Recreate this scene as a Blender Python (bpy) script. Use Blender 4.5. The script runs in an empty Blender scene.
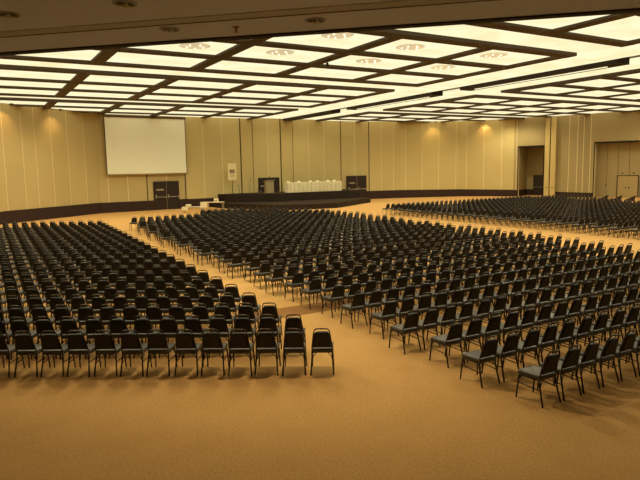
import bpy, bmesh, math, random
import numpy as np
from mathutils import Vector, Matrix
random.seed(7)
S = bpy.context.scene
COL = S.collection
V = Vector
H_EYE = 3.8
ZC = 8.95            # underside of the luminous ceiling grid
ZS = 6.5             # underside of the low gallery soffit

# ------------------------------------------------------------------ materials
def mat(name, col, rough=.6, spec=.3, metal=0, noise=None, bump=0, bump_scale=200, island=0, emit=0, sheen=0):
    m = bpy.data.materials.new(name); m.use_nodes = True
    nt = m.node_tree; b = nt.nodes['Principled BSDF']
    b.inputs['Base Color'].default_value = (*col, 1)
    b.inputs['Roughness'].default_value = rough
    b.inputs['Specular IOR Level'].default_value = spec
    b.inputs['Metallic'].default_value = metal
    if sheen: b.inputs['Sheen Weight'].default_value = sheen
    src = None
    tc = nt.nodes.new('ShaderNodeTexCoord')
    if noise:
        c2, scale = noise
        n = nt.nodes.new('ShaderNodeTexNoise'); n.inputs['Scale'].default_value = scale
        n.inputs['Detail'].default_value = 5
        nt.links.new(tc.outputs['Object'], n.inputs['Vector'])
        r = nt.nodes.new('ShaderNodeValToRGB')
        r.color_ramp.elements[0].position = .35; r.color_ramp.elements[1].position = .65
        r.color_ramp.elements[0].color = (*col, 1); r.color_ramp.elements[1].color = (*c2, 1)
        nt.links.new(n.outputs['Fac'], r.inputs['Fac']); src = r.outputs['Color']
    if island:
        g = nt.nodes.new('ShaderNodeNewGeometry')
        mr = nt.nodes.new('ShaderNodeMapRange'); mr.inputs['To Min'].default_value = 1 - island; mr.inputs['To Max'].default_value = 1 + island
        nt.links.new(g.outputs['Random Per Island'], mr.inputs['Value'])
        hs = nt.nodes.new('ShaderNodeHueSaturation')
        hs.inputs['Color'].default_value = (*col, 1)
        if src: nt.links.new(src, hs.inputs['Color'])
        nt.links.new(mr.outputs['Result'], hs.inputs['Value']); src = hs.outputs['Color']
    if src: nt.links.new(src, b.inputs['Base Color'])
    if bump:
        n2 = nt.nodes.new('ShaderNodeTexNoise'); n2.inputs['Scale'].default_value = bump_scale
        nt.links.new(tc.outputs['Object'], n2.inputs['Vector'])
        bp = nt.nodes.new('ShaderNodeBump'); bp.inputs['Strength'].default_value = bump; bp.inputs['Distance'].default_value = .01
        nt.links.new(n2.outputs['Fac'], bp.inputs['Height']); nt.links.new(bp.outputs['Normal'], b.inputs['Normal'])
    if emit:
        b.inputs['Emission Color'].default_value = (*col, 1)
        b.inputs['Emission Strength'].default_value = emit
    return m

M = {}
M['carpet'] = mat('tan_carpet', (.63, .37, .135), .95, .08, noise=((.67, .395, .147), 1.3), bump=.5, bump_scale=60)
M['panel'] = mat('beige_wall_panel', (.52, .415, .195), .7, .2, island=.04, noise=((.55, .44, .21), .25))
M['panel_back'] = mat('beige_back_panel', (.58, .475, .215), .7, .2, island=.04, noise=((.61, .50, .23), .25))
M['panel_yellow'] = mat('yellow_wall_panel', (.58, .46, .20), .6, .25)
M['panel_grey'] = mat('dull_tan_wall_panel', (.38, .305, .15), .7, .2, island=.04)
M['seam'] = mat('pale_seam', (.82, .70, .42), .6, .2)
M['dark_seam'] = mat('dark_seam', (.05, .03, .02), .7, .2)
M['band'] = mat('dark_brown_dado', (.034, .017, .014), .6, .25, noise=((.042, .021, .017), 1.5))
M['rib'] = mat('dark_ceiling_grid', (.085, .062, .042), .7, .2)
M['beam_dark'] = mat('black_brown_beam', (.03, .02, .013), .7, .2)
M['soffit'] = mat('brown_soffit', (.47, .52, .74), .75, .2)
M['slot'] = mat('grey_slot', (.33, .33, .40), .6, .3)
M['lip'] = mat('dark_lip', (.02, .012, .008), .7, .2)
M['fabric'] = mat('black_vinyl', (.0135, .013, .0125), .5, .3, noise=((.0175, .0165, .0155), 30))
M['seatfab'] = mat('charcoal_seat_vinyl', (.052, .047, .040), .42, .4, noise=((.064, .057, .048), 25))
M['tube'] = mat('dark_bronze_tube', (.035, .025, .015), .35, .5, metal=.6)
M['rail'] = mat('worn_bronze_rail', (.16, .13, .09), .3, .5, metal=.7)
M['screen'] = mat('screen_fabric', (.93, .95, .80), .8, .1)
M['black'] = mat('black_metal', (.02, .017, .015), .5, .4)
M['door'] = mat('dark_door', (.026, .014, .011), .5, .35)
M['steel'] = mat('steel', (.5, .46, .38), .35, .5, metal=.8)
M['cloth'] = mat('white_cloth', (.82, .75, .52), .85, .1)
M['white'] = mat('white_laminate', (.78, .70, .50), .5, .3)
M['stage'] = mat('dark_stage_skirt', (.030, .019, .013), .7, .2, noise=((.024, .016, .011), 2))
M['stage_top'] = mat('stage_carpet', (.045, .030, .020), .9, .1)
M['grey'] = mat('grey_tan_board', (.36, .285, .15), .6, .3)
M['sign'] = mat('cream_sign', (.82, .72, .42), .6, .2)
M['logo_dark'] = mat('dark_blue_print', (.03, .03, .06), .6, .2)
M['logo_red'] = mat('red_print', (.35, .06, .03), .6, .2)
M['tan_door'] = mat('tan_door', (.42, .32, .15), .6, .25)
M['mat'] = mat('brown_strip', (.30, .15, .052), .9, .1, noise=((.34, .17, .06), 4))  # brown of the flat strip across the aisle
M['amber'] = mat('amber_glow', (.75, .68, .45), .4, .2, emit=.6)
M['bulb'] = mat('bright_bead', (1, .93, .7), .3, .3, emit=1.6)
M['copper'] = mat('red_brown_metal', (.28, .07, .03), .4, .5, metal=.4)

def light_mat(name, col, strength):
    m = bpy.data.materials.new(name); m.use_nodes = True
    nt = m.node_tree; nt.nodes.clear()
    out = nt.nodes.new('ShaderNodeOutputMaterial'); e = nt.nodes.new('ShaderNodeEmission')
    tc = nt.nodes.new('ShaderNodeTexCoord'); n = nt.nodes.new('ShaderNodeTexNoise'); n.inputs['Scale'].default_value = .6
    n.inputs['Detail'].default_value = 3
    nt.links.new(tc.outputs['Object'], n.inputs['Vector'])
    r = nt.nodes.new('ShaderNodeValToRGB')
    r.color_ramp.elements[0].position = .3; r.color_ramp.elements[1].position = .6
    r.color_ramp.elements[0].color = (col[0]*.88, col[1]*.84, col[2]*.74, 1); r.color_ramp.elements[1].color = (*col, 1)
    nt.links.new(n.outputs['Fac'], r.inputs['Fac']); nt.links.new(r.outputs['Color'], e.inputs['Color'])
    e.inputs['Strength'].default_value = strength
    nt.links.new(e.outputs['Emission'], out.inputs['Surface'])
    return m
M['light'] = light_mat('luminous_diffuser', (1, .90, .58), 1.08)
M['cove'] = light_mat('luminous_strip', (1, .89, .56), 1.08)

# ------------------------------------------------------------------ mesh helpers
def box(bm, x0, x1, y0, y1, z0, z1, mi=0, bev=0, mtx=None, seg=2):
    g = bmesh.ops.create_cube(bm, size=1)
    vs = g['verts']
    for v in vs:
        v.co = V(((x0+x1)/2 + v.co.x*(x1-x0), (y0+y1)/2 + v.co.y*(y1-y0), (z0+z1)/2 + v.co.z*(z1-z0)))
    fs = set(f for v in vs for f in v.link_faces)
    for f in fs: f.material_index = mi
    if bev:
        es = list(set(e for v in vs for e in v.link_edges))
        r = bmesh.ops.bevel(bm, geom=es, offset=bev, segments=seg, affect='EDGES', profile=.5)
        for f in r['faces']: f.material_index = mi; f.smooth = True
        vs = list(set(v for f in list(r['faces']) for v in f.verts) | set(v for v in vs if v.is_valid))
    if mtx: bmesh.ops.transform(bm, matrix=mtx, verts=[v for v in vs if v.is_valid])
    return vs

def prism(bm, poly, z0, z1, mi=0):
    """poly: list of (x, y) counter-clockwise"""
    if len(poly) < 3: return
    lo = [bm.verts.new((p[0], p[1], z0)) for p in poly]
    hi = [bm.verts.new((p[0], p[1], z1)) for p in poly]
    n = len(poly)
    fs = [bm.faces.new(lo[::-1]), bm.faces.new(hi)]
    for i in range(n): fs.append(bm.faces.new((lo[i], lo[(i+1) % n], hi[(i+1) % n], hi[i])))
    for f in fs: f.material_index = mi

def tube(bm, pts, r, n=8, mi=0, cap=True, r2=None):
    pts = [V(p) for p in pts]
    rings = []
    for i, p in enumerate(pts):
        d = (pts[min(i+1, len(pts)-1)] - pts[max(i-1, 0)]).normalized()
        a = V((0, 0, 1)) if abs(d.z) < .9 else V((0, 1, 0))
        u = d.cross(a).normalized(); w = d.cross(u).normalized()
        rr = r if r2 is None else r + (r2-r)*i/(len(pts)-1)
        rings.append([bm.verts.new(p + (u*math.cos(2*math.pi*k/n) + w*math.sin(2*math.pi*k/n))*rr) for k in range(n)])
    for a, b in zip(rings[:-1], rings[1:]):
        for k in range(n):
            f = bm.faces.new((a[k], b[k], b[(k+1) % n], a[(k+1) % n])); f.smooth = True; f.material_index = mi
    if cap:
        bm.faces.new(rings[0]).material_index = mi; bm.faces.new(rings[-1][::-1]).material_index = mi

def lathe(bm, prof, n=20, c=(0, 0, 0), mi=0, axis='z'):
    rings = []
    for r, z in prof:
        rings.append([bm.verts.new((c[0]+r*math.cos(2*math.pi*k/n), c[1]+r*math.sin(2*math.pi*k/n), c[2]+z)) for k in range(n)])
    for a, b in zip(rings[:-1], rings[1:]):
        for k in range(n):
            f = bm.faces.new((a[k], a[(k+1) % n], b[(k+1) % n], b[k])); f.smooth = True; f.material_index = mi
    bm.faces.new(rings[0][::-1]).material_index = mi; bm.faces.new(rings[-1]).material_index = mi

def obj(name, bm, mats, parent=None, loc=None, rotz=0):
    me = bpy.data.meshes.new(name)
    bmesh.ops.recalc_face_normals(bm, faces=bm.faces[:])
    bm.to_mesh(me); bm.free()
    for m in (mats if isinstance(mats, (list, tuple)) else [mats]): me.materials.append(M[m] if isinstance(m, str) else m)
    o = bpy.data.objects.new(name, me); COL.objects.link(o)
    if parent: o.parent = parent
    if loc is not None: o.location = loc
    if rotz: o.rotation_euler = (0, 0, rotz)
    return o

def tag(o, label, cat, group=None, kind=None):
    o['label'] = label; o['category'] = cat
    if group: o['group'] = group
    if kind: o['kind'] = kind
    return o

def thing(name, label, cat, loc=(0, 0, 0), rotz=0, group=None):
    o = bpy.data.objects.new(name, None); COL.objects.link(o)
    o.empty_display_size = .1
    o.location = loc; o.rotation_euler = (0, 0, rotz)
    return tag(o, label, cat, group)

def struct(name, bm, mats, parent=None):
    o = obj(name, bm, mats, parent)
    if not parent: o['kind'] = 'structure'
    return o

def clip(poly, a, b):
    """keep the part of poly on the left of the line a -> b"""
    out = []
    ax, ay = a; ex, ey = b[0]-a[0], b[1]-a[1]
    side = lambda p: ex*(p[1]-ay) - ey*(p[0]-ax)
    for i in range(len(poly)):
        p, q = poly[i], poly[(i+1) % len(poly)]
        sp, sq = side(p), side(q)
        if sp >= 0: out.append(p)
        if (sp > 0 > sq) or (sp < 0 < sq):
            t = sp/(sp-sq); out.append((p[0]+(q[0]-p[0])*t, p[1]+(q[1]-p[1])*t))
    return out

NUM = ['zeroth', 'first', 'second', 'third', 'fourth', 'fifth', 'sixth', 'seventh', 'eighth', 'ninth', 'tenth', 'eleventh', 'twelfth',
       'thirteenth', 'fourteenth', 'fifteenth', 'sixteenth', 'seventeenth', 'eighteenth', 'nineteenth', 'twentieth', 'twenty-first',
       'twenty-second', 'twenty-third', 'twenty-fourth', 'twenty-fifth', 'twenty-sixth', 'twenty-seventh', 'twenty-eighth']

# ------------------------------------------------------------------ camera
F_PX = 586.4; Y0 = 167.65; ROLL = math.atan(.0188); PSI = math.radians(30.37)
pitch = math.atan((240-Y0)*math.cos(ROLL)/F_PX)
fwd = V((0, math.cos(pitch), -math.sin(pitch))); rt = V((1, 0, 0)); up = V((0, math.sin(pitch), math.cos(pitch)))
r_ = math.cos(ROLL)*rt - math.sin(ROLL)*up; u_ = math.sin(ROLL)*rt + math.cos(ROLL)*up
R = Matrix((r_, u_, -fwd)).transposed()
R = Matrix.Rotation(-PSI, 3, 'Z') @ R
cam_d = bpy.data.cameras.new('camera'); cam = bpy.data.objects.new('camera', cam_d); COL.objects.link(cam)
cam.matrix_world = Matrix.Translation((0, 0, H_EYE)) @ R.to_4x4()
cam_d.sensor_width = 36; cam_d.lens = F_PX/640*36; cam_d.clip_start = .05; cam_d.clip_end = 300
S.camera = cam
RT = R.transposed()
def proj(p):
    q = RT @ (V(p) - V((0, 0, H_EYE)))
    if q.z > -.1: return (-9999, -9999)
    return (320 + F_PX*q.x/-q.z, 240 - F_PX*q.y/-q.z)

# ------------------------------------------------------------------ room shell
RIGHT = [(38, 57.6), (44.2, 56.2), (51.2, 53.4), (55.0, 48.4), (57.0, 43.9), (59.5, 36.1), (61.5, 28), (63, 12)]
POLY = [(-9, 42.2), (1.8, 50.3), (10, 56.9), (18.5, 57.6)] + RIGHT      # clockwise seen from above, the visible run
FULL = POLY + [(63, -7), (-9, -7)]
CCW = FULL[::-1]

bm = bmesh.new(); prism(bm, [(-12, -10), (66, -10), (66, 62), (-12, 62)], -.3, 0)
struct('floor', bm, 'carpet')
nt = M['carpet'].node_tree; pb = nt.nodes['Principled BSDF']
lk = pb.inputs['Base Color'].links[0]; src = lk.from_socket
tc = nt.nodes.new('ShaderNodeTexCoord'); n3 = nt.nodes.new('ShaderNodeTexNoise'); n3.inputs['Scale'].default_value = 28; n3.inputs['Detail'].default_value = 3
nt.links.new(tc.outputs['Object'], n3.inputs['Vector'])
mr = nt.nodes.new('ShaderNodeMapRange'); mr.inputs['From Min'].default_value = .3; mr.inputs['From Max'].default_value = .7
mr.inputs['To Min'].default_value = .86; mr.inputs['To Max'].default_value = 1.12; nt.links.new(n3.outputs['Fac'], mr.inputs['Value'])
hs = nt.nodes.new('ShaderNodeHueSaturation'); nt.links.new(src, hs.inputs['Color']); nt.links.new(mr.outputs['Result'], hs.inputs['Value'])
nt.links.new(hs.outputs['Color'], pb.inputs['Base Color'])

def wall_seg(name, a, b, seams=(), dark=(), openings=(), panel='panel', z1=9.6, yellow=()):
    """wall from a to b (room on the right-hand side walking a -> b); panels with thin seams between, openings (s0, s1, ztop)"""
    a = V((*a, 0)); b = V((*b, 0)); L = (b-a).length; d = (b-a)/L
    ang = math.atan2(d.y, d.x)
    mt = Matrix.Translation(a) @ Matrix.Rotation(ang, 4, 'Z')
    bm = bmesh.new()
    cuts = [(0, 0)] + sorted([(s, .034) for s in seams] + [(s, .055) for s in dark]) + [(L, 0)]
    ops = sorted(openings)
    def solid(s0, s1, zl, zh, y0, y1, mi):
        if s1-s0 > .004 and zh > zl: box(bm, s0, s1, y0, y1, zl, zh, mi, mtx=mt)
    # core (shows as the seam lines)
    def spans(s0, s1):
        """pieces of [s0,s1] with the height they start from"""
        out = []; cur = s0
        for o0, o1, zt in ops:
            if o1 <= s0 or o0 >= s1: continue
            if o0 > cur: out.append((cur, o0, 0))
            out.append((max(o0, cur), min(o1, s1), zt)); cur = min(o1, s1)
        if cur < s1: out.append((cur, s1, 0))
        return out
    for s0, s1, zl in spans(0, L): solid(s0, s1, zl, z1, .012, .30, 1)
    for (c0, w0), (c1, w1) in zip(cuts[:-1], cuts[1:]):
        for s0, s1, zl in spans(c0+w0, c1-w1):
            mid = (c0+c1)/2
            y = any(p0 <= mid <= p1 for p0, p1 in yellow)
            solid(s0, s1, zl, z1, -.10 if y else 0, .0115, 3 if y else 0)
    for s in dark:
        for q0, q1, zl in spans(s-.05, s+.05): solid(q0, q1, zl, z1, .005, .0118, 2)
    return struct(name, bm, [panel, 'seam', 'dark_seam', 'panel_yellow'])

def band(name, a, b, h0, h1, gaps=()):
    a = V((*a, 0)); b = V((*b, 0)); L = (b-a).length; d = (b-a)/L
    mt = Matrix.Translation(a) @ Matrix.Rotation(math.atan2(d.y, d.x), 4, 'Z')
    bm = bmesh.new(); cur = 0
    for g0, g1 in list(gaps) + [(L, L)]:
        if g0 > cur + .01:
            vs = box(bm, cur, g0, -.05, -.004, 0, 1)
            for v in vs:
                if v.co.z > .5: v.co.z = h0 + (h1-h0)*v.co.x/L
            bmesh.ops.transform(bm, matrix=mt, verts=vs)
        cur = g1
    return struct(name, bm, 'band')

P = POLY
wall_seg('wall_far_left', (-9, 42.2), (1.8, 50.3), seams=[1.2+1.75*k for k in range(7)])
wall_seg('wall_left', P[1], P[2], seams=[.48, 2.23, 3.5, 5.16, 6.93, 8.89])
wall_seg('wall_back_left', P[2], P[3], seams=[.76, 2.57, 6.39], dark=[4.41, 8.3])
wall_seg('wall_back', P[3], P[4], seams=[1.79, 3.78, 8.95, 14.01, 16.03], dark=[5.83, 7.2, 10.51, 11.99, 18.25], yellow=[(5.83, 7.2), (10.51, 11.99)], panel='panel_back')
wall_seg('wall_back_right', P[4], P[5], seams=[.62, 3.99, 5.56], dark=[2.39], panel='panel_back')
wall_seg('wall_right_corner', P[5], P[6], seams=[.72, 2.78, 4.86, 7.07], panel='panel_back')
wall_seg('wall_right_chamfer', P[6], P[7], seams=[.83, 2.84, 4.9], panel='panel_back')
EX = (.55, 3.35, 5.72)          # exit recess along P7-P8
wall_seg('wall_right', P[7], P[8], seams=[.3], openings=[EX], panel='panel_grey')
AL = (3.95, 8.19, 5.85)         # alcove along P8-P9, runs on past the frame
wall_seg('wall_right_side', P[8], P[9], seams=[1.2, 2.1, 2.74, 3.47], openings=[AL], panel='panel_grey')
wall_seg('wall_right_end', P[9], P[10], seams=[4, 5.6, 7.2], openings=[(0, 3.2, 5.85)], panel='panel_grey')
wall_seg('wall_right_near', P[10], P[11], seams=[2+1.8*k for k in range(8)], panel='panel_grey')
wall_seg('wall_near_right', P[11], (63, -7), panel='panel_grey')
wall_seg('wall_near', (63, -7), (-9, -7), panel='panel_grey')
wall_seg('wall_near_left', (-9, -7), (-9, 42.2))

band('baseboard_far_left', (-9, 42.2), P[1], .95, .95)
band('baseboard_left', P[1], P[2], .98, .98)
band('baseboard_back_left', P[2], P[3], .96, .94, gaps=[(5.0, 7.55)])
band('baseboard_back', P[3], P[4], .92, .95, gaps=[(7.73, 10.2)])
band('baseboard_back_right', P[4], P[5], .95, .95, gaps=[(0, 1.9)])
band('baseboard_right_corner', P[5], P[6], .95, .86)
band('baseboard_right_chamfer', P[6], P[7], .86, .78)
band('baseboard_right', P[7], P[8], .78, .58, gaps=[(EX[0]-.02, EX[1]+.02)])
band('baseboard_right_side', P[8], P[9], .58, .44, gaps=[(AL[0], 8.19)])
band('baseboard_right_end', P[9], P[10], .44, .44, gaps=[(0, 3.2)])

def local(a, b):
    a = V((*a, 0)); b = V((*b, 0)); d = (b-a).normalized()
    return Matrix.Translation(a) @ Matrix.Rotation(math.atan2(d.y, d.x), 4, 'Z')
# exit recess: side walls, back wall, soffit; local y runs outwards, away from the room
mt = local(P[7], P[8]); DE = 3.4
bm = bmesh.new()
box(bm, EX[0]-.2, EX[0], .30, DE, 0, 5.9, 0, mtx=mt); box(bm, EX[1], EX[1]+.2, .30, DE, 0, 5.9, 0, mtx=mt)
box(bm, EX[0]-.2, EX[1]+.2, DE, DE+.2, 0, 5.9, 0, mtx=mt)
struct('wall_exit_recess', bm, 'panel_grey')
bm = bmesh.new(); box(bm, EX[0], EX[1], 0, DE, EX[2], EX[2]+.15, 0, mtx=mt); struct('ceiling_exit_recess', bm, 'beam_dark')
bm = bmesh.new()
for s0, s1 in ((EX[0]-.09, EX[0]), (EX[1], EX[1]+.09)): box(bm, s0, s1, -.03, -.003, 0, EX[2]+.1, 0, mtx=mt)
box(bm, EX[0]-.09, EX[1]+.09, -.03, -.003, EX[2], EX[2]+.14, 0, mtx=mt)
struct('trim_exit_opening', bm, 'lip')
bm = bmesh.new(); box(bm, EX[0], 1.5, DE-.05, DE-.004, 0, .72, 0, mtx=mt); box(bm, EX[0]+.004, EX[0]+.05, .31, DE-.05, 0, .74, 0, mtx=mt)
struct('baseboard_exit_recess', bm, 'band')
# alcove: jamb, back wall, soffit; runs along P8-P9 and on past P9 along P9-P10
mt8 = local(P[8], P[9]); DA = 1.3
q0 = mt8 @ V((AL[0], 0, 0)); q1 = mt8 @ V((AL[0], DA, 0))
mt9 = local(P[9], P[10]); e0 = mt9 @ V((3.2, 0, 0)); e1 = mt9 @ V((3.2, DA, 0))
bm = bmesh.new()
box(bm, AL[0]-.2, AL[0], .30, DA, 0, 6.1, 0, mtx=mt8)
back = [mt8 @ V((AL[0]-.2, DA, 0)), mt8 @ V((8.19, DA, 0)), mt9 @ V((3.4, DA, 0))]
for k, (p, q) in enumerate(zip(back[:-1], back[1:])):
    m2 = local(p[:2], q[:2]); L2 = (q-p).length
    n2 = max(1, round(L2/1.15)); w2 = L2/n2
    box(bm, 0, L2, .03, .2, 0, 6.1, 1, mtx=m2)
    for i in range(n2): box(bm, i*w2+.02, (i+1)*w2-.02, 0, .029, 0, 6.1, 0, mtx=m2)
struct('wall_alcove', bm, ['panel_grey', 'dark_seam'])
bm = bmesh.new()
prism(bm, [(q0.x, q0.y), (P[9][0]+.0, P[9][1]), (e0.x, e0.y), (e1.x, e1.y), (back[1].x, back[1].y), (q1.x, q1.y)][::1], AL[2], AL[2]+.15)
struct('ceiling_alcove', bm, 'beam_dark')
bm = bmesh.new(); box(bm, AL[0]-.1, AL[0], -.03, -.003, 0, AL[2]+.14, 0, mtx=mt8); box(bm, AL[0]-.1, 8.19, -.03, -.003, AL[2], AL[2]+.14, 0, mtx=mt8)
struct('trim_alcove_opening', bm, 'lip')

# doors -----------------------------------------------------------------
def double_door(name, mtx, s0, s1, ztop, m='door', bars=True, label_plate=True, off=-.075, knobs=False, frame=None):
    bm = bmesh.new(); mid = (s0+s1)/2
    fm = frame or m
    box(bm, s0-.07, s0, off-.02, 0, 0, ztop+.07, 0, mtx=mtx); box(bm, s1, s1+.07, off-.02, 0, 0, ztop+.07, 0, mtx=mtx)
    box(bm, s0, s1, off-.02, 0, ztop, ztop+.07, 0, mtx=mtx)
    root = struct(name, bm, fm)
    for a, b in ((s0+.005, mid-.015), (mid+.015, s1-.005)):
        bm = bmesh.new(); box(bm, a, b, off, -.01, .01, ztop-.005, 0, bev=.008, mtx=mtx, seg=1)
        lf = obj('door_leaf', bm, m, root)
        if bars:
            bm = bmesh.new(); w = b-a
            tube(bm, [mtx @ V((a+.12*w, off-.08, 1.24)), mtx @ V((b-.06*w, off-.08, 1.24))], .035, 8)
            for t in (.12, .94): box(bm, a+t*w-.05, a+t*w+.05, off-.1, off+.002, 1.14, 1.46 if t < .5 else 1.34, 0, mtx=mtx)
            obj('panic_bar', bm, 'steel', lf)
        if knobs:
            bm = bmesh.new(); x = mid+(-.16 if a < mid-.3 else .16)
            box(bm, x-.06, x+.06, off-.06, off-.001, .98, 1.12, 0, bev=.015, mtx=mtx); obj('door_handle', bm, 'black', lf)
    if label_plate:
        bm = bmesh.new(); box(bm, s0+.2, s0+.78*(mid-s0), off-.012, off-.001, 1.88, 2.02, 0, mtx=mtx); obj('door_sign', bm, 'steel', root)
        bm = bmesh.new(); box(bm, mid-.012, mid+.012, off-.012, off+.004, .02, ztop-.02, 0, mtx=mtx); obj('astragal', bm, 'steel', root)
    return root
double_door('door_1', local(P[2], P[3]), 5.06, 7.5, 2.70)
double_door('door_2', local(P[3], P[4]), 7.8, 10.15, 2.77)
double_door('door_3', local((37.45, 57.6-.02), (39.85, 57.17)), 0.06, 2.38, 2.72, off=-.28)
double_door('door_4', local(back[0][:2], back[1][:2]), 2.25, 4.25, 2.30, m='tan_door', bars=False, label_plate=False, knobs=True, frame='lip')
mE = local(P[7], P[8])
bm = bmesh.new(); box(bm, 1.35, 2.72, DE-.09, DE-.004, 0, 2.42, 0, bev=.01, mtx=mE, seg=1)
d5 = struct('door_5', bm, 'door')
bm = bmesh.new(); tube(bm, [mE @ V((1.48, DE-.15, .98)), mE @ V((2.6, DE-.15, .98))], .03, 8)
for x in (1.51, 2.57): box(bm, x-.04, x+.04, DE-.16, DE-.088, .93, 1.03, 0, mtx=mE)
obj('panic_bar', bm, 'steel', d5)

# parked folding partition panels beside the exit recess
mP = local(P[7], P[8])
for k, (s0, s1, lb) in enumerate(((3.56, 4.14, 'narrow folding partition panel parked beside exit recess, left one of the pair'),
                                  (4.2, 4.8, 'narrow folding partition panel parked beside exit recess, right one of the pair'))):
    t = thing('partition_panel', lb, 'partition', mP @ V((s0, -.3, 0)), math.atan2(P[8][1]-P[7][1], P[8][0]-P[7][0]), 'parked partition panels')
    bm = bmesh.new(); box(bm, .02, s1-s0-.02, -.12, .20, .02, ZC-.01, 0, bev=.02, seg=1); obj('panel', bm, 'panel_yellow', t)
    bm = bmesh.new(); box(bm, -.03, .02, -.06, .2, .02, ZC-.01); obj('edge_seal', bm, 'dark_seam', t)
    bm = bmesh.new(); lathe(bm, [(.07, 0), (.07, .05), (.03, .06)], 12, (0, 0, 0))
    bmesh.ops.transform(bm, matrix=Matrix.Translation((.3, -.12, 1.05)) @ Matrix.Rotation(math.pi/2, 4, 'X'), verts=bm.verts[:]); obj('handle', bm, 'black', t)

# ------------------------------------------------------------------ ceiling
LIP_A, LIP_B = V((.75, 15.52)), V((10.55, 6.49))
ld = (LIP_B-LIP_A).normalized(); ln = V((-ld.y, ld.x))           # ln points into the hall
if ln.y < 0: ln = -ln
A0 = LIP_A - ld*40; B0 = LIP_B + ld*40
def clip_room(poly, margin=.0):
    for i in range(len(CCW)):
        a, b = V(CCW[i]), V(CCW[(i+1) % len(CCW)])
        n = V((-(b-a).y, (b-a).x)).normalized()*margin
        poly = clip(poly, tuple(a+n), tuple(b+n))
        if len(poly) < 3: return []
    return poly
def beyond_lip(poly, off=.0):
    a = B0 + ln*off; b = A0 + ln*off
    c = (B0+A0)/2 + ln*5
    s = (b-a).x*(c-a).y - (b-a).y*(c-a).x
    return clip(poly, tuple(a), tuple(b)) if s > 0 else clip(poly, tuple(b), tuple(a))
def behind_lip(poly):
    c = (B0+A0)/2 + ln*5
    s = (A0-B0).x*(c-B0).y - (A0-B0).y*(c-B0).x
    return clip(poly, tuple(A0), tuple(B0)) if s > 0 else clip(poly, tuple(B0), tuple(A0))

XR = [-9.3, -4.35, .6, 5.55, 10.38, 15.25, 20.45, 25.42]       # ribs left of the trough
XR2 = [33.85, 39.0, 44.2, 49.2, 54.2, 59.2]                   # ribs right of it
HW = .30
YM = [[1.9+.2, 5.2, 8.9, 12.6, 16.3], [19.25, 23.05, 26.75, 30.5], [33.6, 37.4, 41.0, 44.75], [47.65, 51.4, 55.1, 58.9]]
COVE = [(16.62, 18.93), (30.85, 33.25), (45.1, 47.3)]
LW = .33
bm = bmesh.new()
def slab(x0, x1, y0, y1, z0, z1, mi=0):
    p = clip_room([(x0, y0), (x1, y0), (x1, y1), (x0, y1)], .0)
    if p: p = beyond_lip(p, .05)
    if p and len(p) > 2: prism(bm, p, z0, z1, mi)
for m in YM:
    for y in m:
        slab(-9.3, 25.75, y-LW, y+LW, ZC, ZC+.5)
        slab(33.5, 63, y-LW, y+LW, ZC, ZC+.5)
for m in YM:
    y0, y1 = m[0]-LW, m[-1]+LW
    for x in XR + XR2: slab(x-HW, x+HW, y0+.02, y1-.02, ZC+.004, ZC+.49)
    slab(29.3, 30.35, y0+.2, y1-.2, ZC-.05, ZC+.6, 1)
slab(-9.3, 63, -7, 59, ZC+.62, ZC+.75, 0)
struct('ceiling', bm, ['rib', 'beam_dark'])

def in_view(poly, z, m=60):
    q = [proj((p[0], p[1], z)) for p in poly]
    xs = [a for a, b in q if a > -9000]; ys = [b for a, b in q if a > -9000]
    return bool(xs) and max(xs) > -m and min(xs) < 640+m and max(ys) > -m*1.5
lipv = lambda poly: True
bays = []
for a, b in zip(XR[:-1], XR[1:]): bays.append((a+HW, b-HW, 'left', len(XR)-1-XR.index(a)))
for a, b in zip(XR2[:-1], XR2[1:]): bays.append((a+HW, b-HW, 'right', XR2.index(a)+1))
rowname = [['fourth row before near cross strip', 'third row before near cross strip', 'second row before near cross strip', 'last row before near cross strip'],
           ['first row beyond near cross strip', 'second row beyond near cross strip', 'last row before middle cross strip'],
           ['first row beyond middle cross strip', 'second row beyond middle cross strip', 'last row before far cross strip'],
           ['first row beyond far cross strip', 'second row beyond far cross strip', 'last row before back wall']]
npan = 0
for mi_, m in enumerate(YM):
    for ri, (ya, yb) in enumerate(zip(m[:-1], m[1:])):
        for x0, x1, side, bi in bays:
            p = clip_room([(x0, ya+LW), (x1, ya+LW), (x1, yb-LW), (x0, yb-LW)], .03)
            if len(p) < 3: continue
            p = beyond_lip(p, .1)
            if len(p) < 3: continue
            area = abs(sum(p[i][0]*p[(i+1) % len(p)][1]-p[(i+1) % len(p)][0]*p[i][1] for i in range(len(p))))/2
            if area < .8 or not in_view(p, ZC, 330): continue
            cx = sum(q[0] for q in p)/len(p); cy = sum(q[1] for q in p)/len(p)
            b2 = bmesh.new(); prism(b2, [(q[0]-cx, q[1]-cy) for q in p], 0, .10)
            o = obj('ceiling_light', b2, 'light', loc=(cx, cy, ZC+.10))
            tag(o, f'cream luminous ceiling panel, {NUM[bi]} bay {side} of central trough, {rowname[mi_][ri]}', 'ceiling light', 'luminous ceiling panels')
            npan += 1
for k, (ya, yb) in enumerate(COVE):
    nm = ['near', 'middle', 'far'][k]
    for side, x0, x1 in (('left', -8.9, 25.78), ('right', 33.45, 62.5)):
        p = beyond_lip(clip_room([(x0, ya), (x1, ya), (x1, yb), (x0, yb)], .03), .1)
        if len(p) < 3: continue
        c = p[0]
        b2 = bmesh.new(); prism(b2, [(q[0]-c[0], q[1]-c[1]) for q in p], 0, .1)
        o = obj('ceiling_light_strip', b2, 'cove', loc=(c[0], c[1], ZC+.16))
        tag(o, f'long luminous cross strip in ceiling, {nm} one, {side} of the central trough', 'ceiling light', 'ceiling light strips')
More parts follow.
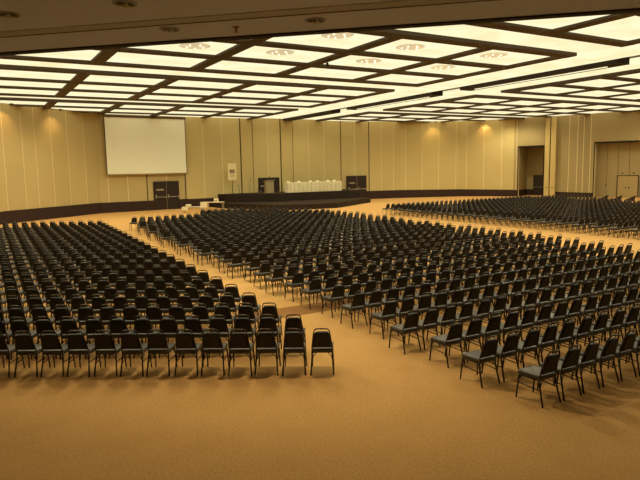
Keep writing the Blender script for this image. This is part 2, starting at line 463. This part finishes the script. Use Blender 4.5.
for side, x0, x1 in (('left', 25.8, 29.25), ('right', 30.4, 33.45)):
    p = beyond_lip(clip_room([(x0, -6.9), (x1, -6.9), (x1, 57.5), (x0, 57.5)], .03), .1)
    c = p[0]
    b2 = bmesh.new(); prism(b2, [(q[0]-c[0], q[1]-c[1]) for q in p], 0, .1)
    o = obj('ceiling_light_strip', b2, 'cove', loc=(c[0], c[1], ZC+.16))
    tag(o, f'long luminous trough strip running toward the stage, {side} of the dark beam', 'ceiling light', 'ceiling light strips')
for m in YM[1:3]:     # thin white tubes under the dark trough beams
    b2 = bmesh.new(); box(b2, -.06, .06, m[0]-m[0]+.8, m[-1]-m[0]-.8, 0, .04)
    o = obj('ceiling_tube_light', b2, 'light', loc=(29.83, m[0], ZC-.0905))
    tag(o, 'thin white light line under the %s dark beam of the ceiling trough' % ('nearer' if m is YM[1] else 'farther'), 'ceiling light', 'trough light lines')

# low gallery soffit in front, with its dark lip and grey slot
pf = behind_lip([(-9, -7), (40, -7), (40, 40), (-9, 40)])
pf = clip_room(pf)
bm = bmesh.new(); prism(bm, pf, ZS, ZC+.6); struct('ceiling_soffit', bm, 'soffit')
def strip_fill(o, pts, en=1400):  # added spots below the luminous strips, extra light for the floor
    for x, y in pts:
        l = bpy.data.lights.new('fill_spot', 'SPOT'); l.energy = en; l.color = (1, .86, .52); l.spot_size = math.radians(160); l.spot_blend = .6; l.shadow_soft_size = .35
        q = bpy.data.objects.new('fill_spot', l); COL.objects.link(q); q.parent = o; q.location = (x-o.location.x, y-o.location.y, -.03)
for o in [q for q in COL.objects if q.name.startswith('ceiling_light_strip')]:
    me_ = o.data; xs = [v.co.x + o.location.x for v in me_.vertices]; ys = [v.co.y + o.location.y for v in me_.vertices]
    x0, x1, y0, y1 = min(xs), max(xs), min(ys), max(ys)
    if x1-x0 > y1-y0:
        n = max(2, round((x1-x0)/8)); strip_fill(o, [(x0+(k+.5)*(x1-x0)/n, (y0+y1)/2) for k in range(n)])
    else:
        n = max(2, round((y1-y0)/8)); strip_fill(o, [((x0+x1)/2, y0+(k+.5)*(y1-y0)/n) for k in range(n)], 330)
def along(name, m, d0, d1, z0, z1, t0=-25, t1=30):
    q = [LIP_A + ld*t0 + ln*d0, LIP_A + ld*t1 + ln*d0, LIP_A + ld*t1 + ln*d1, LIP_A + ld*t0 + ln*d1]
    p = clip_room([tuple(v) for v in q]) or clip_room([tuple(v) for v in q[::-1]])
    ar = sum(p[i][0]*p[(i+1) % len(p)][1]-p[(i+1) % len(p)][0]*p[i][1] for i in range(len(p)))
    if ar < 0: p = p[::-1]
    b2 = bmesh.new(); prism(b2, p, z0, z1); return struct(name, b2, m)
along('trim_soffit_lip', 'lip', -.16, .06, ZS-.03, ZC+.6)
along('trim_soffit_slot', 'slot', -1.82, -1.48, ZS-.012, ZS+.05)
along('trim_soffit_slot_edge', 'lip', -1.48, -1.43, ZS-.016, ZS+.05)

def downlight(x, y, lb, e=15):
    t = thing('downlight', lb, 'downlight', (x, y, ZS), 0, 'downlights in the brown soffit')
    b2 = bmesh.new(); 
    prof = [(.20, 0), (.20, -.02), (.17, -.025), (.15, -.006), (.15, 0)]
    lathe(b2, prof, 24); obj('trim_ring', b2, 'slot', t)
    b2 = bmesh.new(); lathe(b2, [(.148, -.003), (.148, -.008), (.1, -.010)], 24); obj('baffle', b2, 'black', t)
    for k in range(3):
        b2 = bmesh.new(); a = k*2.1+.5
        bmesh.ops.create_icosphere(b2, subdivisions=2, radius=.032, matrix=Matrix.Translation((.07*math.cos(a), .07*math.sin(a), -.03)))
        obj('bulb', b2, 'steel', t)
    l = bpy.data.lights.new('downlight_beam', 'SPOT'); l.energy = e; l.color = (1, .78, .45); l.spot_size = math.radians(150); l.spot_blend = 1; l.shadow_soft_size = .12
    lo_ = bpy.data.objects.new('beam', l); COL.objects.link(lo_); lo_.parent = t; lo_.location = (0, 0, -.08)
downlight(.74, 11.64, 'recessed downlight ring in brown soffit at far left of the picture')
downlight(2.34, 10.09, 'recessed downlight ring in brown soffit at top edge, nearer side of grey slot')
downlight(3.49, 11.51, 'recessed downlight ring between grey slot and soffit lip, left one', 30)
downlight(5.66, 9.68, 'recessed downlight ring between grey slot and soffit lip, right one', 480)
t = thing('ceiling_sprinkler', 'small red-brown sprinkler head between the two downlights near the soffit lip', 'sprinkler', (4.56, 10.81, ZS))
b2 = bmesh.new(); lathe(b2, [(.07, 0), (.07, -.012), (.03, -.016)], 14); obj('escutcheon', b2, 'copper', t)
b2 = bmesh.new(); lathe(b2, [(.018, -.012), (.018, -.09), (.045, -.095), (.045, -.102)], 12); obj('nozzle', b2, 'copper', t)

# glowing amber dishes with small bright beads under the nearest panels
def fixture(x, y, lb, s=1.0):
    t = thing('ceiling_dish', lb, 'ceiling lamp', (x, y, ZC+.1), 0, 'amber dishes')
    b2 = bmesh.new(); lathe(b2, [(.55*s, 0), (.55*s, -.008), (.45*s, -.02), (.3*s, -.03), (.05*s, -.034)], 28); obj('dish', b2, 'amber', t)
    for k in range(5):
        a = k*1.256
        b2 = bmesh.new(); bmesh.ops.create_icosphere(b2, subdivisions=2, radius=.035, matrix=Matrix.Translation((.3*s*math.cos(a), .3*s*math.sin(a), -.05)))
        obj('bulb', b2, 'bulb', t)
for x, y, lb in ((13.0, 20.5, 'amber glowing dish, third bay left of trough, nearest visible panel row'),
                 (17.2, 21.1, 'amber glowing dish under panel just beyond near cross strip, second bay left of trough'),
                 (22.2, 20.9, 'amber glowing dish with bright beads, panel nearest to the trough crossing'),
                 (12.5, 24.6, 'amber glowing dish, third bay left of trough, second row beyond near strip'),
                 (17.5, 24.7, 'amber glowing dish, second bay left of trough, second row beyond near strip'),
                 (22.3, 24.6, 'amber glowing dish, first bay left of trough, second row beyond near strip'),
                 (8.6, 24.9, 'amber glowing dish, fourth bay left of trough, second row beyond near strip')):
    fixture(x, y, lb, 1.2)
for (x, y), lb in (((15.25, 25.0), 'small dark fixture hanging from rib between second and third bays left of trough'),
                 ((15.25, 39.2), 'small dark fixture hanging from a rib crossing beyond middle cross strip, above the screen right'),):
    t = thing('ceiling_speaker', lb, 'speaker', (x, y, ZC), 0, 'small dark ceiling fixtures')
    b2 = bmesh.new(); tube(b2, [(0, 0, 0), (0, 0, -.12)], .02, 8); obj('stem', b2, 'black', t)
    b2 = bmesh.new(); lathe(b2, [(.03, -.10), (.07, -.14), (.07, -.26), (.05, -.28)], 14); obj('housing', b2, 'black', t)

# ------------------------------------------------------------------ chairs
def chair_parts(n=8, lod=0):
    """black banquet chair facing +Y, origin on the floor under the seat; returns [(name, bmesh, material)]"""
    out = []
    bm = bmesh.new()                                     # seat cushion: crowned, rounded, a little wider in front
    if lod == 0:
        vs = box(bm, -.214, .214, -.235, .225, .41, .485, bev=.032, seg=3)
        for v in bm.verts:
            f = (v.co.y+.2)/.42
            v.co.x *= .93 + .07*f
            if v.co.z > .45: v.co.z += .014*max(0, 1-(v.co.x/.2)**2)*max(0, 1-((v.co.y-.01)/.22)**2)
    else: box(bm, -.21, .21, -.235, .225, .41, .492, bev=.025, seg=1)
    out.append(('seat', bm, 'seatfab'))
    th = math.atan2(.115, .42)
    mB = Matrix.Translation((0, -.2, .465)) @ Matrix.Rotation(th, 4, 'X')
    bm = bmesh.new()                                     # padded back: trapezoid, rounded top corners
    w0, w1, hz0, hz1 = .174, .130, .055, .368
    prof = [(-w0, hz0), (w0, hz0), (w1+.008, hz1-.05), (w1-.012, hz1-.012), (w1-.045, hz1), (-w1+.045, hz1), (-w1+.012, hz1-.012), (-w1-.008, hz1-.05)]
    if lod: prof = [(-w0, hz0), (w0, hz0), (w1, hz1-.03), (w1-.035, hz1), (-w1+.035, hz1), (-w1, hz1-.03)]
    fr = [bm.verts.new((x, .028, z)) for x, z in prof]; bk = [bm.verts.new((x, -.022, z)) for x, z in prof]
    ci = [bm.verts.new((x*.86, .042, hz0+.02+(z-hz0)*.9)) for x, z in prof]
    co = [bm.verts.new((x*.86, -.032, hz0+.02+(z-hz0)*.9)) for x, z in prof]
    k = len(prof)
    for a, b in ((fr, ci), (bk, co), (fr, bk)):
        for i in range(k):
            f = bm.faces.new((a[i], a[(i+1) % k], b[(i+1) % k], b[i])); f.smooth = True
    bm.faces.new(ci); bm.faces.new(co[::-1])
    bmesh.ops.transform(bm, matrix=mB, verts=bm.verts[:]); out.append(('backrest', bm, 'fabric'))
    bm = bmesh.new()                                     # tubular back frame with its handle rail on top
    if lod == 0: pts = [(-.188, .0, -.05), (-.186, 0, .05), (-.143, 0, .37), (-.134, 0, .405), (-.112, 0, .428), (-.08, 0, .435), (.08, 0, .435), (.112, 0, .428), (.134, 0, .405), (.143, 0, .37), (.186, 0, .05), (.188, 0, -.05)]
    else: pts = [(-.186, .0, -.03), (-.142, 0, .38), (-.10, 0, .433), (.10, 0, .433), (.142, 0, .38), (.186, 0, -.03)]
    tube(bm, [mB @ V(p) for p in pts], .0125, n)
    out.append(('back_frame', bm, 'tube'))
    bm = bmesh.new(); tube(bm, [mB @ V(p) for p in ((-.085, 0, .4365), (0, .002, .440), (.085, 0, .4365))], .0148, n)
    out.append(('handle_rail', bm, 'rail'))
    bm = bmesh.new()                                     # frame under the cushion with curved corner braces
    rect = [(-.185, .195, .395), (.185, .195, .395), (.18, -.19, .405), (-.18, -.19, .405)]
    for a, b in zip(rect, rect[1:]+rect[:1]): tube(bm, [a, b], .011, n)
    if lod == 0:
        for s in (-1, 1):
            tube(bm, [(s*.197, .21, .27), (s*.165, .205, .35), (s*.11, .2, .392)], .008, 6)
            tube(bm, [(s*.19, -.222, .27), (s*.16, -.21, .35), (s*.11, -.195, .395)], .008, 6)
    out.append(('seat_frame', bm, 'tube'))
    for s in (-1, 1):
        bm = bmesh.new(); tube(bm, [(s*.186, .195, .405), (s*.192, .205, .33), (s*.205, .238, 0)], .0140, n); out.append(('leg', bm, 'tube'))
        bm = bmesh.new(); tube(bm, [(s*.187, -.188, .44), (s*.190, -.215, .30), (s*.212, -.295, 0)], .0150, n); out.append(('leg', bm, 'tube'))
    for s in (-1, 1):
        bm = bmesh.new(); tube(bm, [(s*.193, .215, .265), (s*.191, -.222, .245)], .0085, max(4, n-2)); out.append(('stretcher', bm, 'tube'))
    return out

# seat positions: (x, y, rotz, block, row, seat, distance)
spots = []
YAW_L = math.radians(-32.4)
Fv = V((math.sin(-YAW_L), math.cos(-YAW_L))); Lv = V((-Fv.y, Fv.x))
for n in range(23):
    y = 9.25 + 1.2*n + .004*n*n; x = 5.42 + .052*n
    sp = .507 + .0035*n
    for k in range(30):
        p = V((x, y)) + Lv*sp*k
        spots.append((p.x, p.y, YAW_L, 'left', n+1, k+1))
for n in range(34):
    y = 6.13 + 1.093*n
    x0 = float(np.interp(y, [6, 12, 23.4, 31.8, 39.8], [7.62, 7.72, 7.95, 8.4, 9.0])) + ((n % 3)-1)*float(np.interp(y, [10, 22], [0, .15]))
    x0 += ([0, -.19, 0, -.17, .08, -.05, .1] + [0]*40)[n]
    x1 = 20.55 + .06*(y-13)
    k = 0
    while x0 + .515*k <= x1:
        x = x0 + .515*k; k += 1
        if y > (39.95 if x < 14.2 else 42.4 - max(0, x-17.6)*1.4): continue
        spots.append((x, y, 0, 'middle', n+1, k))
for n in range(28):
    y = 38.7 - 1.09*n; x0 = 28.0 + .012*(y-20)
    for k in range(40):
        x = x0 + .51*k
        if x > 43.5 + (y-25)*.46 or y > 38.6 - .02*(x-28) - .26*max(0, x-42): continue
        spots.append((x, y, 0, 'right', n+1, k+1))
vis = []; edge = []
for s in spots:
    a = proj((s[0], s[1], .45)); b = proj((s[0], s[1], .86))
    m = 14 if math.hypot(s[0], s[1]) < 20 else 6
    if not -m < a[0] < 640+m and -150 < a[0] < 790 and s[0] > -8 and s[1] < 41 + (s[0]+9)*.75: edge.append((0,) + s)
    if -m < a[0] < 640+m: vis.append((math.hypot(s[0], s[1]),) + s)
vis.sort(key=lambda s: s[0])
rnd = random.Random(3)
jit = lambda s: (s[1] + rnd.uniform(-.012, .012), s[2] + rnd.uniform(-.015, .015), s[3] + rnd.uniform(-.018, .018))
proto = None
for s in vis[:300]:
    x, y, a = jit(s); blk, row, seat = s[4:]
    rn = 'nearest row' if row == 1 else NUM[row] + ' nearest row'
    if blk == 'left': lb = f'black padded banquet chair in left block, {rn}, {NUM[seat]} from aisle end'
    else: lb = f'black padded banquet chair in {blk} block, {rn}, {NUM[seat]} from left aisle'
    gp = f'banquet chairs in the {blk} block'
    if proto is None:
        proto = thing('banquet_chair', lb, 'chair', (x, y, 0), a, gp)
        for nm, b2, mm in chair_parts(8): obj(nm, b2, mm, proto)
        kids = list(proto.children)
    else:
        c = proto.copy(); COL.objects.link(c); c.location = (x, y, 0); c.rotation_euler = (0, 0, a)
        tag(c, lb, 'chair', gp)
        for ch in kids:
            d = ch.copy(); d.parent = c; COL.objects.link(d)
# everything farther: one uncountable mass of the same chair
parts = chair_parts(4, 1)
mats = ['seatfab', 'fabric', 'tube', 'rail']
bmA = bmesh.new()
for nm, b2, mm in parts:
    bmesh.ops.recalc_face_normals(b2, faces=b2.faces[:])
    tmp = bpy.data.meshes.new('t'); 
    for f in b2.faces: f.material_index = mats.index(mm)
    b2.to_mesh(tmp); b2.free(); bmA.from_mesh(tmp); bpy.data.meshes.remove(tmp)
tm = bpy.data.meshes.new('t'); bmA.to_mesh(tm); bmA.free()
nv, nl, npg = len(tm.vertices), len(tm.loops), len(tm.polygons)
co = np.empty(nv*3, np.float32); tm.vertices.foreach_get('co', co); co = co.reshape(-1, 3)
lv = np.empty(nl, np.int32); tm.loops.foreach_get('vertex_index', lv)
ls = np.empty(npg, np.int32); tm.polygons.foreach_get('loop_start', ls)
lt = np.empty(npg, np.int32); tm.polygons.foreach_get('loop_total', lt)
pmi = np.empty(npg, np.int32); tm.polygons.foreach_get('material_index', pmi)
psm = np.empty(npg, bool); tm.polygons.foreach_get('use_smooth', psm)
bpy.data.meshes.remove(tm)
far = vis[300:] + edge; K = len(far)
ALL = np.empty((K, nv, 3), np.float32)
for i, s in enumerate(far):
    x, y, a = jit(s); c_, s_ = math.cos(a), math.sin(a)
    ALL[i, :, 0] = co[:, 0]*c_ - co[:, 1]*s_ + x; ALL[i, :, 1] = co[:, 0]*s_ + co[:, 1]*c_ + y; ALL[i, :, 2] = co[:, 2]
me = bpy.data.meshes.new('banquet_chairs')
me.vertices.add(K*nv); me.vertices.foreach_set('co', ALL.ravel())
me.loops.add(K*nl); me.loops.foreach_set('vertex_index', (lv[None, :] + (np.arange(K)*nv)[:, None]).astype(np.int32).ravel())
me.polygons.add(K*npg); me.polygons.foreach_set('loop_start', (ls[None, :] + (np.arange(K)*nl)[:, None]).astype(np.int32).ravel())
me.polygons.foreach_set('material_index', np.tile(pmi, K)); me.polygons.foreach_set('use_smooth', np.tile(psm, K))
for mm in mats: me.materials.append(M[mm])
me.update(); me.validate()
o = bpy.data.objects.new('banquet_chairs', me); COL.objects.link(o)
tag(o, 'far rows of black banquet chairs filling the hall up to the stage', 'chair', kind='stuff')

# ------------------------------------------------------------------ stage and what stands on it
ST = 1.30
t = thing('stage', 'dark two-tier stage platform against the back wall', 'stage', (29, 52, 0))
def rel(p, c=(29, 52)): return [(q[0]-c[0], q[1]-c[1]) for q in p]
low = [(37.6, 57.3), (20.9, 57.3), (20.9, 54.6), (23.6, 48.4), (26.2, 46.9), (29.4, 46.8), (36.5, 51.4)]
upp = [(36.9, 57.25), (21.5, 57.25), (21.7, 55.7), (26.4, 52.9), (36.0, 52.7)]
b2 = bmesh.new(); prism(b2, rel(low), 0, .46); obj('lower_tier', b2, 'stage', t)
b2 = bmesh.new(); prism(b2, rel(low), .46, .50); obj('lower_floor', b2, 'stage_top', t)
b2 = bmesh.new(); prism(b2, rel(upp), .50, ST-.04); obj('upper_tier', b2, 'stage', t)
b2 = bmesh.new(); prism(b2, rel(upp), ST-.04, ST); obj('upper_floor', b2, 'stage_top', t)

# skirted head table
TX0, TX1, TY, TH = 27.75, 34.25, 54.0, 1.02
t = thing('head_table', 'long table with white pleated skirt at the middle of the stage', 'table', ((TX0+TX1)/2, TY, ST))
LT = TX1-TX0
b2 = bmesh.new(); box(b2, -LT/2, LT/2, -.4, .4, TH-.04, TH, bev=.012, seg=1); obj('tabletop', b2, 'cloth', t)
b2 = bmesh.new()
N = 260; ring = []
per = [(-LT/2, .4), (-LT/2, -.4), (LT/2, -.4), (LT/2, .4)]
pts = []
for a, b in zip(per[:-1], per[1:]):
    L = math.dist(a, b); n = int(L/.05)
    for i in range(n):
        u = i/n; nx, ny = (b[1]-a[1])/L, -(b[0]-a[0])/L
        off = -.035*math.sin((i+len(pts)*0)*math.pi*.9)
        pts.append((a[0]+(b[0]-a[0])*u, a[1]+(b[1]-a[1])*u, -nx*0+nx*off, ny*off))
pts.append((*per[-1], 0, 0))
lo = [b2.verts.new((p[0]+p[2], p[1]+p[3], .01)) for p in pts]; hi = [b2.verts.new((p[0]+p[2]*.5, p[1]+p[3]*.5, TH-.03)) for p in pts]
for i in range(len(pts)-1): b2.faces.new((lo[i], lo[i+1], hi[i+1], hi[i]))
sk = obj('skirt', b2, 'cloth', t)
sm_ = sk.modifiers.new('thick', 'SOLIDIFY'); sm_.thickness = .012
for x in (-3.1, 0, 3.1):
    b2 = bmesh.new(); box(b2, x-.03, x+.03, -.3, .3, .0, TH-.04); obj('leg', b2, 'black', t)
for k, px in enumerate((27.95, 29.2, 30.6, 31.45, 32.75, 33.55)):
    tt = thing('folded_napkin', f'small white folded card on the skirted stage table, {NUM[k+1]} from the left', 'card', (px, TY, ST+TH), 0, 'white cards on the stage table')
    b2 = bmesh.new()
    lo = [b2.verts.new(p) for p in ((-.19, -.1, 0), (.19, -.1, 0), (.19, .1, 0), (-.19, .1, 0))]
    hi = [b2.verts.new(p) for p in ((-.13, 0, .16), (.13, 0, .16))]
    b2.faces.new((lo[0], lo[1], hi[1], hi[0])); b2.faces.new((lo[2], lo[3], hi[0], hi[1])); b2.faces.new((lo[1], lo[2], hi[1])); b2.faces.new((lo[3], lo[0], hi[0])); b2.faces.new(lo[::-1])
    obj('card', b2, 'cloth', tt)

# lectern with microphone
t = thing('lectern', 'grey lectern with microphone in front of the dark stage doors', 'lectern', (26.35, 55.2, ST))
b2 = bmesh.new(); box(b2, -.5, .5, -.28, .28, 0, .08, bev=.01, seg=1); obj('base', b2, 'grey', t)
b2 = bmesh.new(); vs = box(b2, -.44, .44, -.24, .22, .08, 1.2); obj('body', b2, 'grey', t)
b2 = bmesh.new(); box(b2, -.54, .54, -.3, .3, -.025, .025, bev=.01, seg=1)
bmesh.ops.transform(b2, matrix=Matrix.Translation((0, 0, 1.25)) @ Matrix.Rotation(math.radians(-12), 4, 'X'), verts=b2.verts[:]); obj('reading_top', b2, 'grey', t)
b2 = bmesh.new(); tube(b2, [(.1, .1, 1.25), (.1, .06, 1.5), (.06, -.02, 1.62)], .014, 8); lathe(b2, [(.03, 0), (.045, .04), (.045, .1), (.02, .12)], 10, (.06, -.03, 1.58)); obj('microphone', b2, 'black', t)

# banner on its pole
t = thing('sign_stand', 'cream poster with dark emblem on a slim pole at stage left end', 'sign', (22.84, 56.45, ST))
b2 = bmesh.new(); tube(b2, [(0, 0.05, .03), (0, 0.05, 1.6)], .03, 10); obj('pole', b2, 'black', t)
b2 = bmesh.new(); lathe(b2, [(.26, 0), (.26, .025), (.05, .05)], 20, (0, .05, 0)); obj('foot', b2, 'black', t)
b2 = bmesh.new(); box(b2, -.46, .46, -.02, .02, 1.40, 3.10); bd = obj('board', b2, 'sign', t)
b2 = bmesh.new()
for w, h, z, mm in ((.27, .045, 2.42, 0), (.27, .045, 2.18, 0), (.045, .2, 2.3, 0)): 
    if w > .1: box(b2, -w, w*.9, -.03, -.021, z-h, z+h)
for x in (-.22, .2): box(b2, x-.05, x+.05, -.03, -.021, 2.2, 2.44)
obj('emblem', b2, 'logo_dark', bd)
b2 = bmesh.new(); box(b2, -.11, .07, -.03, -.021, 2.26, 2.34); obj('emblem_centre', b2, 'logo_red', bd)
b2 = bmesh.new()
for k in range(3): box(b2, -.3+.05*k, .3-.04*k, -.026, -.021, 1.98-.12*k, 2.02-.12*k)
obj('text_line', b2, 'grey', bd)

# microphone stands on the stage
def mic(x, y, h, lean, lb):
    t = thing('microphone_stand', lb, 'microphone stand', (x, y, ST), 0, 'microphone stands')
    b2 = bmesh.new(); lathe(b2, [(.16, 0), (.16, .025), (.03, .04)], 16); obj('base', b2, 'black', t)
    b2 = bmesh.new(); tube(b2, [(0, 0, .03), (0, 0, h)], .016, 8); obj('pole', b2, 'black', t)
    b2 = bmesh.new(); tube(b2, [(0, 0, h-.02), (lean, -.05, h+.16)], .012, 8); obj('boom', b2, 'black', t)
    b2 = bmesh.new(); lathe(b2, [(.02, 0), (.045, .05), (.045, .11), (.02, .14)], 10, (lean, -.05, h+.13)); obj('microphone', b2, 'black', t)
mic(23.35, 55.9, .62, -.14, 'short black microphone stand just right of the poster pole')
mic(24.35, 55.6, 1.25, .1, 'tall thin black microphone stand in front of the bright wall strip')

# white tables at the left foot of the stage
def small_table(name, lb, cx, cy, rot, L, W, Hh):
    t = thing(name, lb, 'table', (cx, cy, 0), rot)
    b2 = bmesh.new(); box(b2, -L/2, L/2, -W/2, W/2, Hh-.05, Hh, bev=.01, seg=1); obj('tabletop', b2, 'white', t)
    b2 = bmesh.new(); box(b2, -L/2+.01, L/2*.0-.35*L*.0-.2*L, -W/2-.006, W/2+.006, .25, Hh-.04); obj('cloth_drop', b2, 'cloth', t)
    for sx in (-1, 1):
        for sy in (-1, 1):
            b2 = bmesh.new(); box(b2, sx*(L/2-.07)-.025, sx*(L/2-.07)+.025, sy*(W/2-.07)-.025, sy*(W/2-.07)+.025, 0, Hh-.05); obj('leg', b2, 'steel', t)
    return t
RT_ = math.radians(-33)
small_table('side_table', 'white-topped table at left foot of the stage with box on it', 19.3, 52.9, RT_, 2.15, .75, .78)
t = thing('equipment_box', 'small cream box standing on the white table beside the stage', 'box', (19.62, 52.72, .78), RT_)
b2 = bmesh.new(); box(b2, -.19, .19, -.16, .16, 0, .34, bev=.015, seg=1); obj('case', b2, 'white', t)
b2 = bmesh.new(); box(b2, -.14, .14, -.168, -.161, .08, .16); obj('front_slot', b2, 'grey', t)
small_table('projector_table', 'low white table left of the stage behind the middle block, carrying a projector', 16.75, 50.9, RT_, 1.9, .7, .55)
t = thing('projector', 'pale projector on the low white table facing the screen', 'projector', (16.4, 51.1, .55), RT_)
b2 = bmesh.new(); box(b2, -.22, .22, -.17, .17, .03, .22, bev=.03); obj('body', b2, 'white', t)
b2 = bmesh.new(); lathe(b2, [(.06, 0), (.06, .06), (.045, .065)], 16)
bmesh.ops.transform(b2, matrix=Matrix.Translation((-.1, .165, .12)) @ Matrix.Rotation(-math.pi/2, 4, 'X'), verts=b2.verts[:]); obj('lens', b2, 'black', t)
for sx in (-1, 1):
    b2 = bmesh.new(); box(b2, sx*.16-.02, sx*.16+.02, -.12, .12, 0, .035); obj('foot', b2, 'black', t)

# projection screen hanging in front of the back wall
a = V((10, 56.9, 0)); d = (V((18.5, 57.6, 0))-a).normalized()
rz = math.atan2(d.y, d.x); nrm = V((d.y, -d.x, 0))
c0 = a + d*.62 + nrm*.42
t = thing('projection_screen', 'large blank cream projection screen hanging at left of the back wall', 'projection screen', (c0.x, c0.y, 0), rz)
W = 7.72
b2 = bmesh.new(); box(b2, .0, W, -.012, .012, 3.56, 8.84); obj('screen_sheet', b2, 'screen', t)
b2 = bmesh.new(); tube(b2, [(0, 0, 3.5), (W, 0, 3.5)], .06, 10); obj('bottom_bar', b2, 'grey', t)
b2 = bmesh.new(); box(b2, -.07, W+.07, -.09, .09, 8.74, ZC-.005); obj('roller_case', b2, 'rib', t)
b2 = bmesh.new(); box(b2, W-.03, W+.03, -.014, .014, 3.5, 8.8); obj('side_border', b2, 'lip', t)
b2 = bmesh.new(); box(b2, -.03, .03, -.014, .014, 3.5, 8.8); obj('side_border', b2, 'lip', t)

# flat darker strip over the carpet, across the aisle
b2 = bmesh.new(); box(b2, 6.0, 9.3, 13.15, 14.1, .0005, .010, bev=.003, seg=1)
tag(obj('floor_strip', b2, 'mat'), 'flat brown strip across the aisle between left and middle blocks', 'mat')

# dark wedge-shaped stands behind the right block, before the alcove
for k, (px, lb) in enumerate((((48.6, 32.5), 'dark wedge-shaped stand before the alcove, leftmost of the three'),
                              ((48.85, 31.35), 'dark wedge-shaped stand before the alcove, middle of the three'),
                              ((49.05, 30.25), 'dark wedge-shaped stand before the alcove, rightmost of the three'))):
    t = thing('wedge_stand', lb, 'stand', (px[0], px[1], 0), math.radians(-58), 'dark wedge stands by the alcove')
    b2 = bmesh.new()
    pr = [(-.45, .50), (.40, .93), (.30, .50), (.30, .42), (-.45, .42)]
    f0 = [b2.verts.new((x, -.16, z)) for x, z in pr]; f1 = [b2.verts.new((x, .16, z)) for x, z in pr]
    b2.faces.new(f0); b2.faces.new(f1[::-1])
    for i in range(5): b2.faces.new((f0[i], f0[(i+1) % 5], f1[(i+1) % 5], f1[i]))
    obj('slanted_board', b2, 'band', t)
    for x in (-.36, .22):
        b2 = bmesh.new(); box(b2, x-.03, x+.03, -.13, .13, 0, .42); obj('leg', b2, 'black', t)

# small wall things
mB = local(back[0][:2], back[1][:2])
for x, lb in ((2.7, 'small lamp above left leaf of the tan alcove doors'), (3.8, 'small lamp above right leaf of the tan alcove doors')):
    t = thing('wall_lamp', lb, 'lamp', mB @ V((x, -.004, 2.62)), math.atan2(P[9][1]-P[8][1], P[9][0]-P[8][0]), 'lamps over the alcove doors')
    b2 = bmesh.new(); box(b2, -.1, .1, -.03, 0, -.06, .06); obj('back_plate', b2, 'grey', t)
    b2 = bmesh.new(); box(b2, -.07, .07, -.10, -.03, -.05, .05, bev=.015); obj('lens', b2, 'logo_dark', t)
t = thing('light_switch', 'small dark switch plate on the alcove wall left of its tan doors', 'switch', mB @ V((1.05, -.004, 1.3)), math.atan2(P[9][1]-P[8][1], P[9][0]-P[8][0]))
b2 = bmesh.new(); box(b2, -.06, .06, -.015, 0, -.1, .1); obj('plate', b2, 'black', t)
b2 = bmesh.new(); box(b2, -.02, .02, -.025, -.015, -.04, .04); obj('rocker', b2, 'grey', t)

# ------------------------------------------------------------------ wall washer lamps along the ceiling edge
def washer(x, y, tx, ty, lb, e=110):
    t = thing('wall_washer', lb, 'spotlight', (x, y, ZC+.003), 0, 'wall washer lamps')
    b2 = bmesh.new(); lathe(b2, [(.12, 0), (.12, -.10), (.09, -.12)], 16); obj('housing', b2, 'rib', t)
    l = bpy.data.lights.new('wall_washer_beam', 'SPOT'); l.energy = e; l.color = (1, .62, .22); l.spot_size = math.radians(95); l.spot_blend = .9; l.shadow_soft_size = .1
    lo_ = bpy.data.objects.new('beam', l); COL.objects.link(lo_); lo_.parent = t
    lo_.location = (0, 0, -.17)
    dv = V((tx-x, ty-y, -1.9)); lo_.rotation_euler = dv.to_track_quat('-Z', 'Y').to_euler()
for x, y, tx, ty, lb in ((2.9, 49.8, 2.2, 50.6, 'small lamp grazing the left wall at far left of the picture'),
                         (6.6, 52.8, 6.0, 53.6, 'small lamp grazing the left wall midway to the screen'),
                         (47.6, 53.7, 48.0, 54.7, 'small lamp grazing the back wall left of the exit recess'),
                         (52.4, 50.6, 53.2, 51.2, 'small lamp grazing the back wall nearest the exit recess')):
    washer(x, y, tx, ty, lb)

# ------------------------------------------------------------------ world and view
w = bpy.data.worlds.new('world'); S.world = w; w.use_nodes = True
w.node_tree.nodes['Background'].inputs['Color'].default_value = (.05, .035, .02, 1)
w.node_tree.nodes['Background'].inputs['Strength'].default_value = .3
S.view_settings.view_transform = 'Standard'; S.view_settings.look = 'None'
S.view_settings.exposure = .07; S.view_settings.gamma = 1
S.view_settings.use_curve_mapping = False
print('chairs', len(vis), 'panels', npan, 'far verts', K*nv)
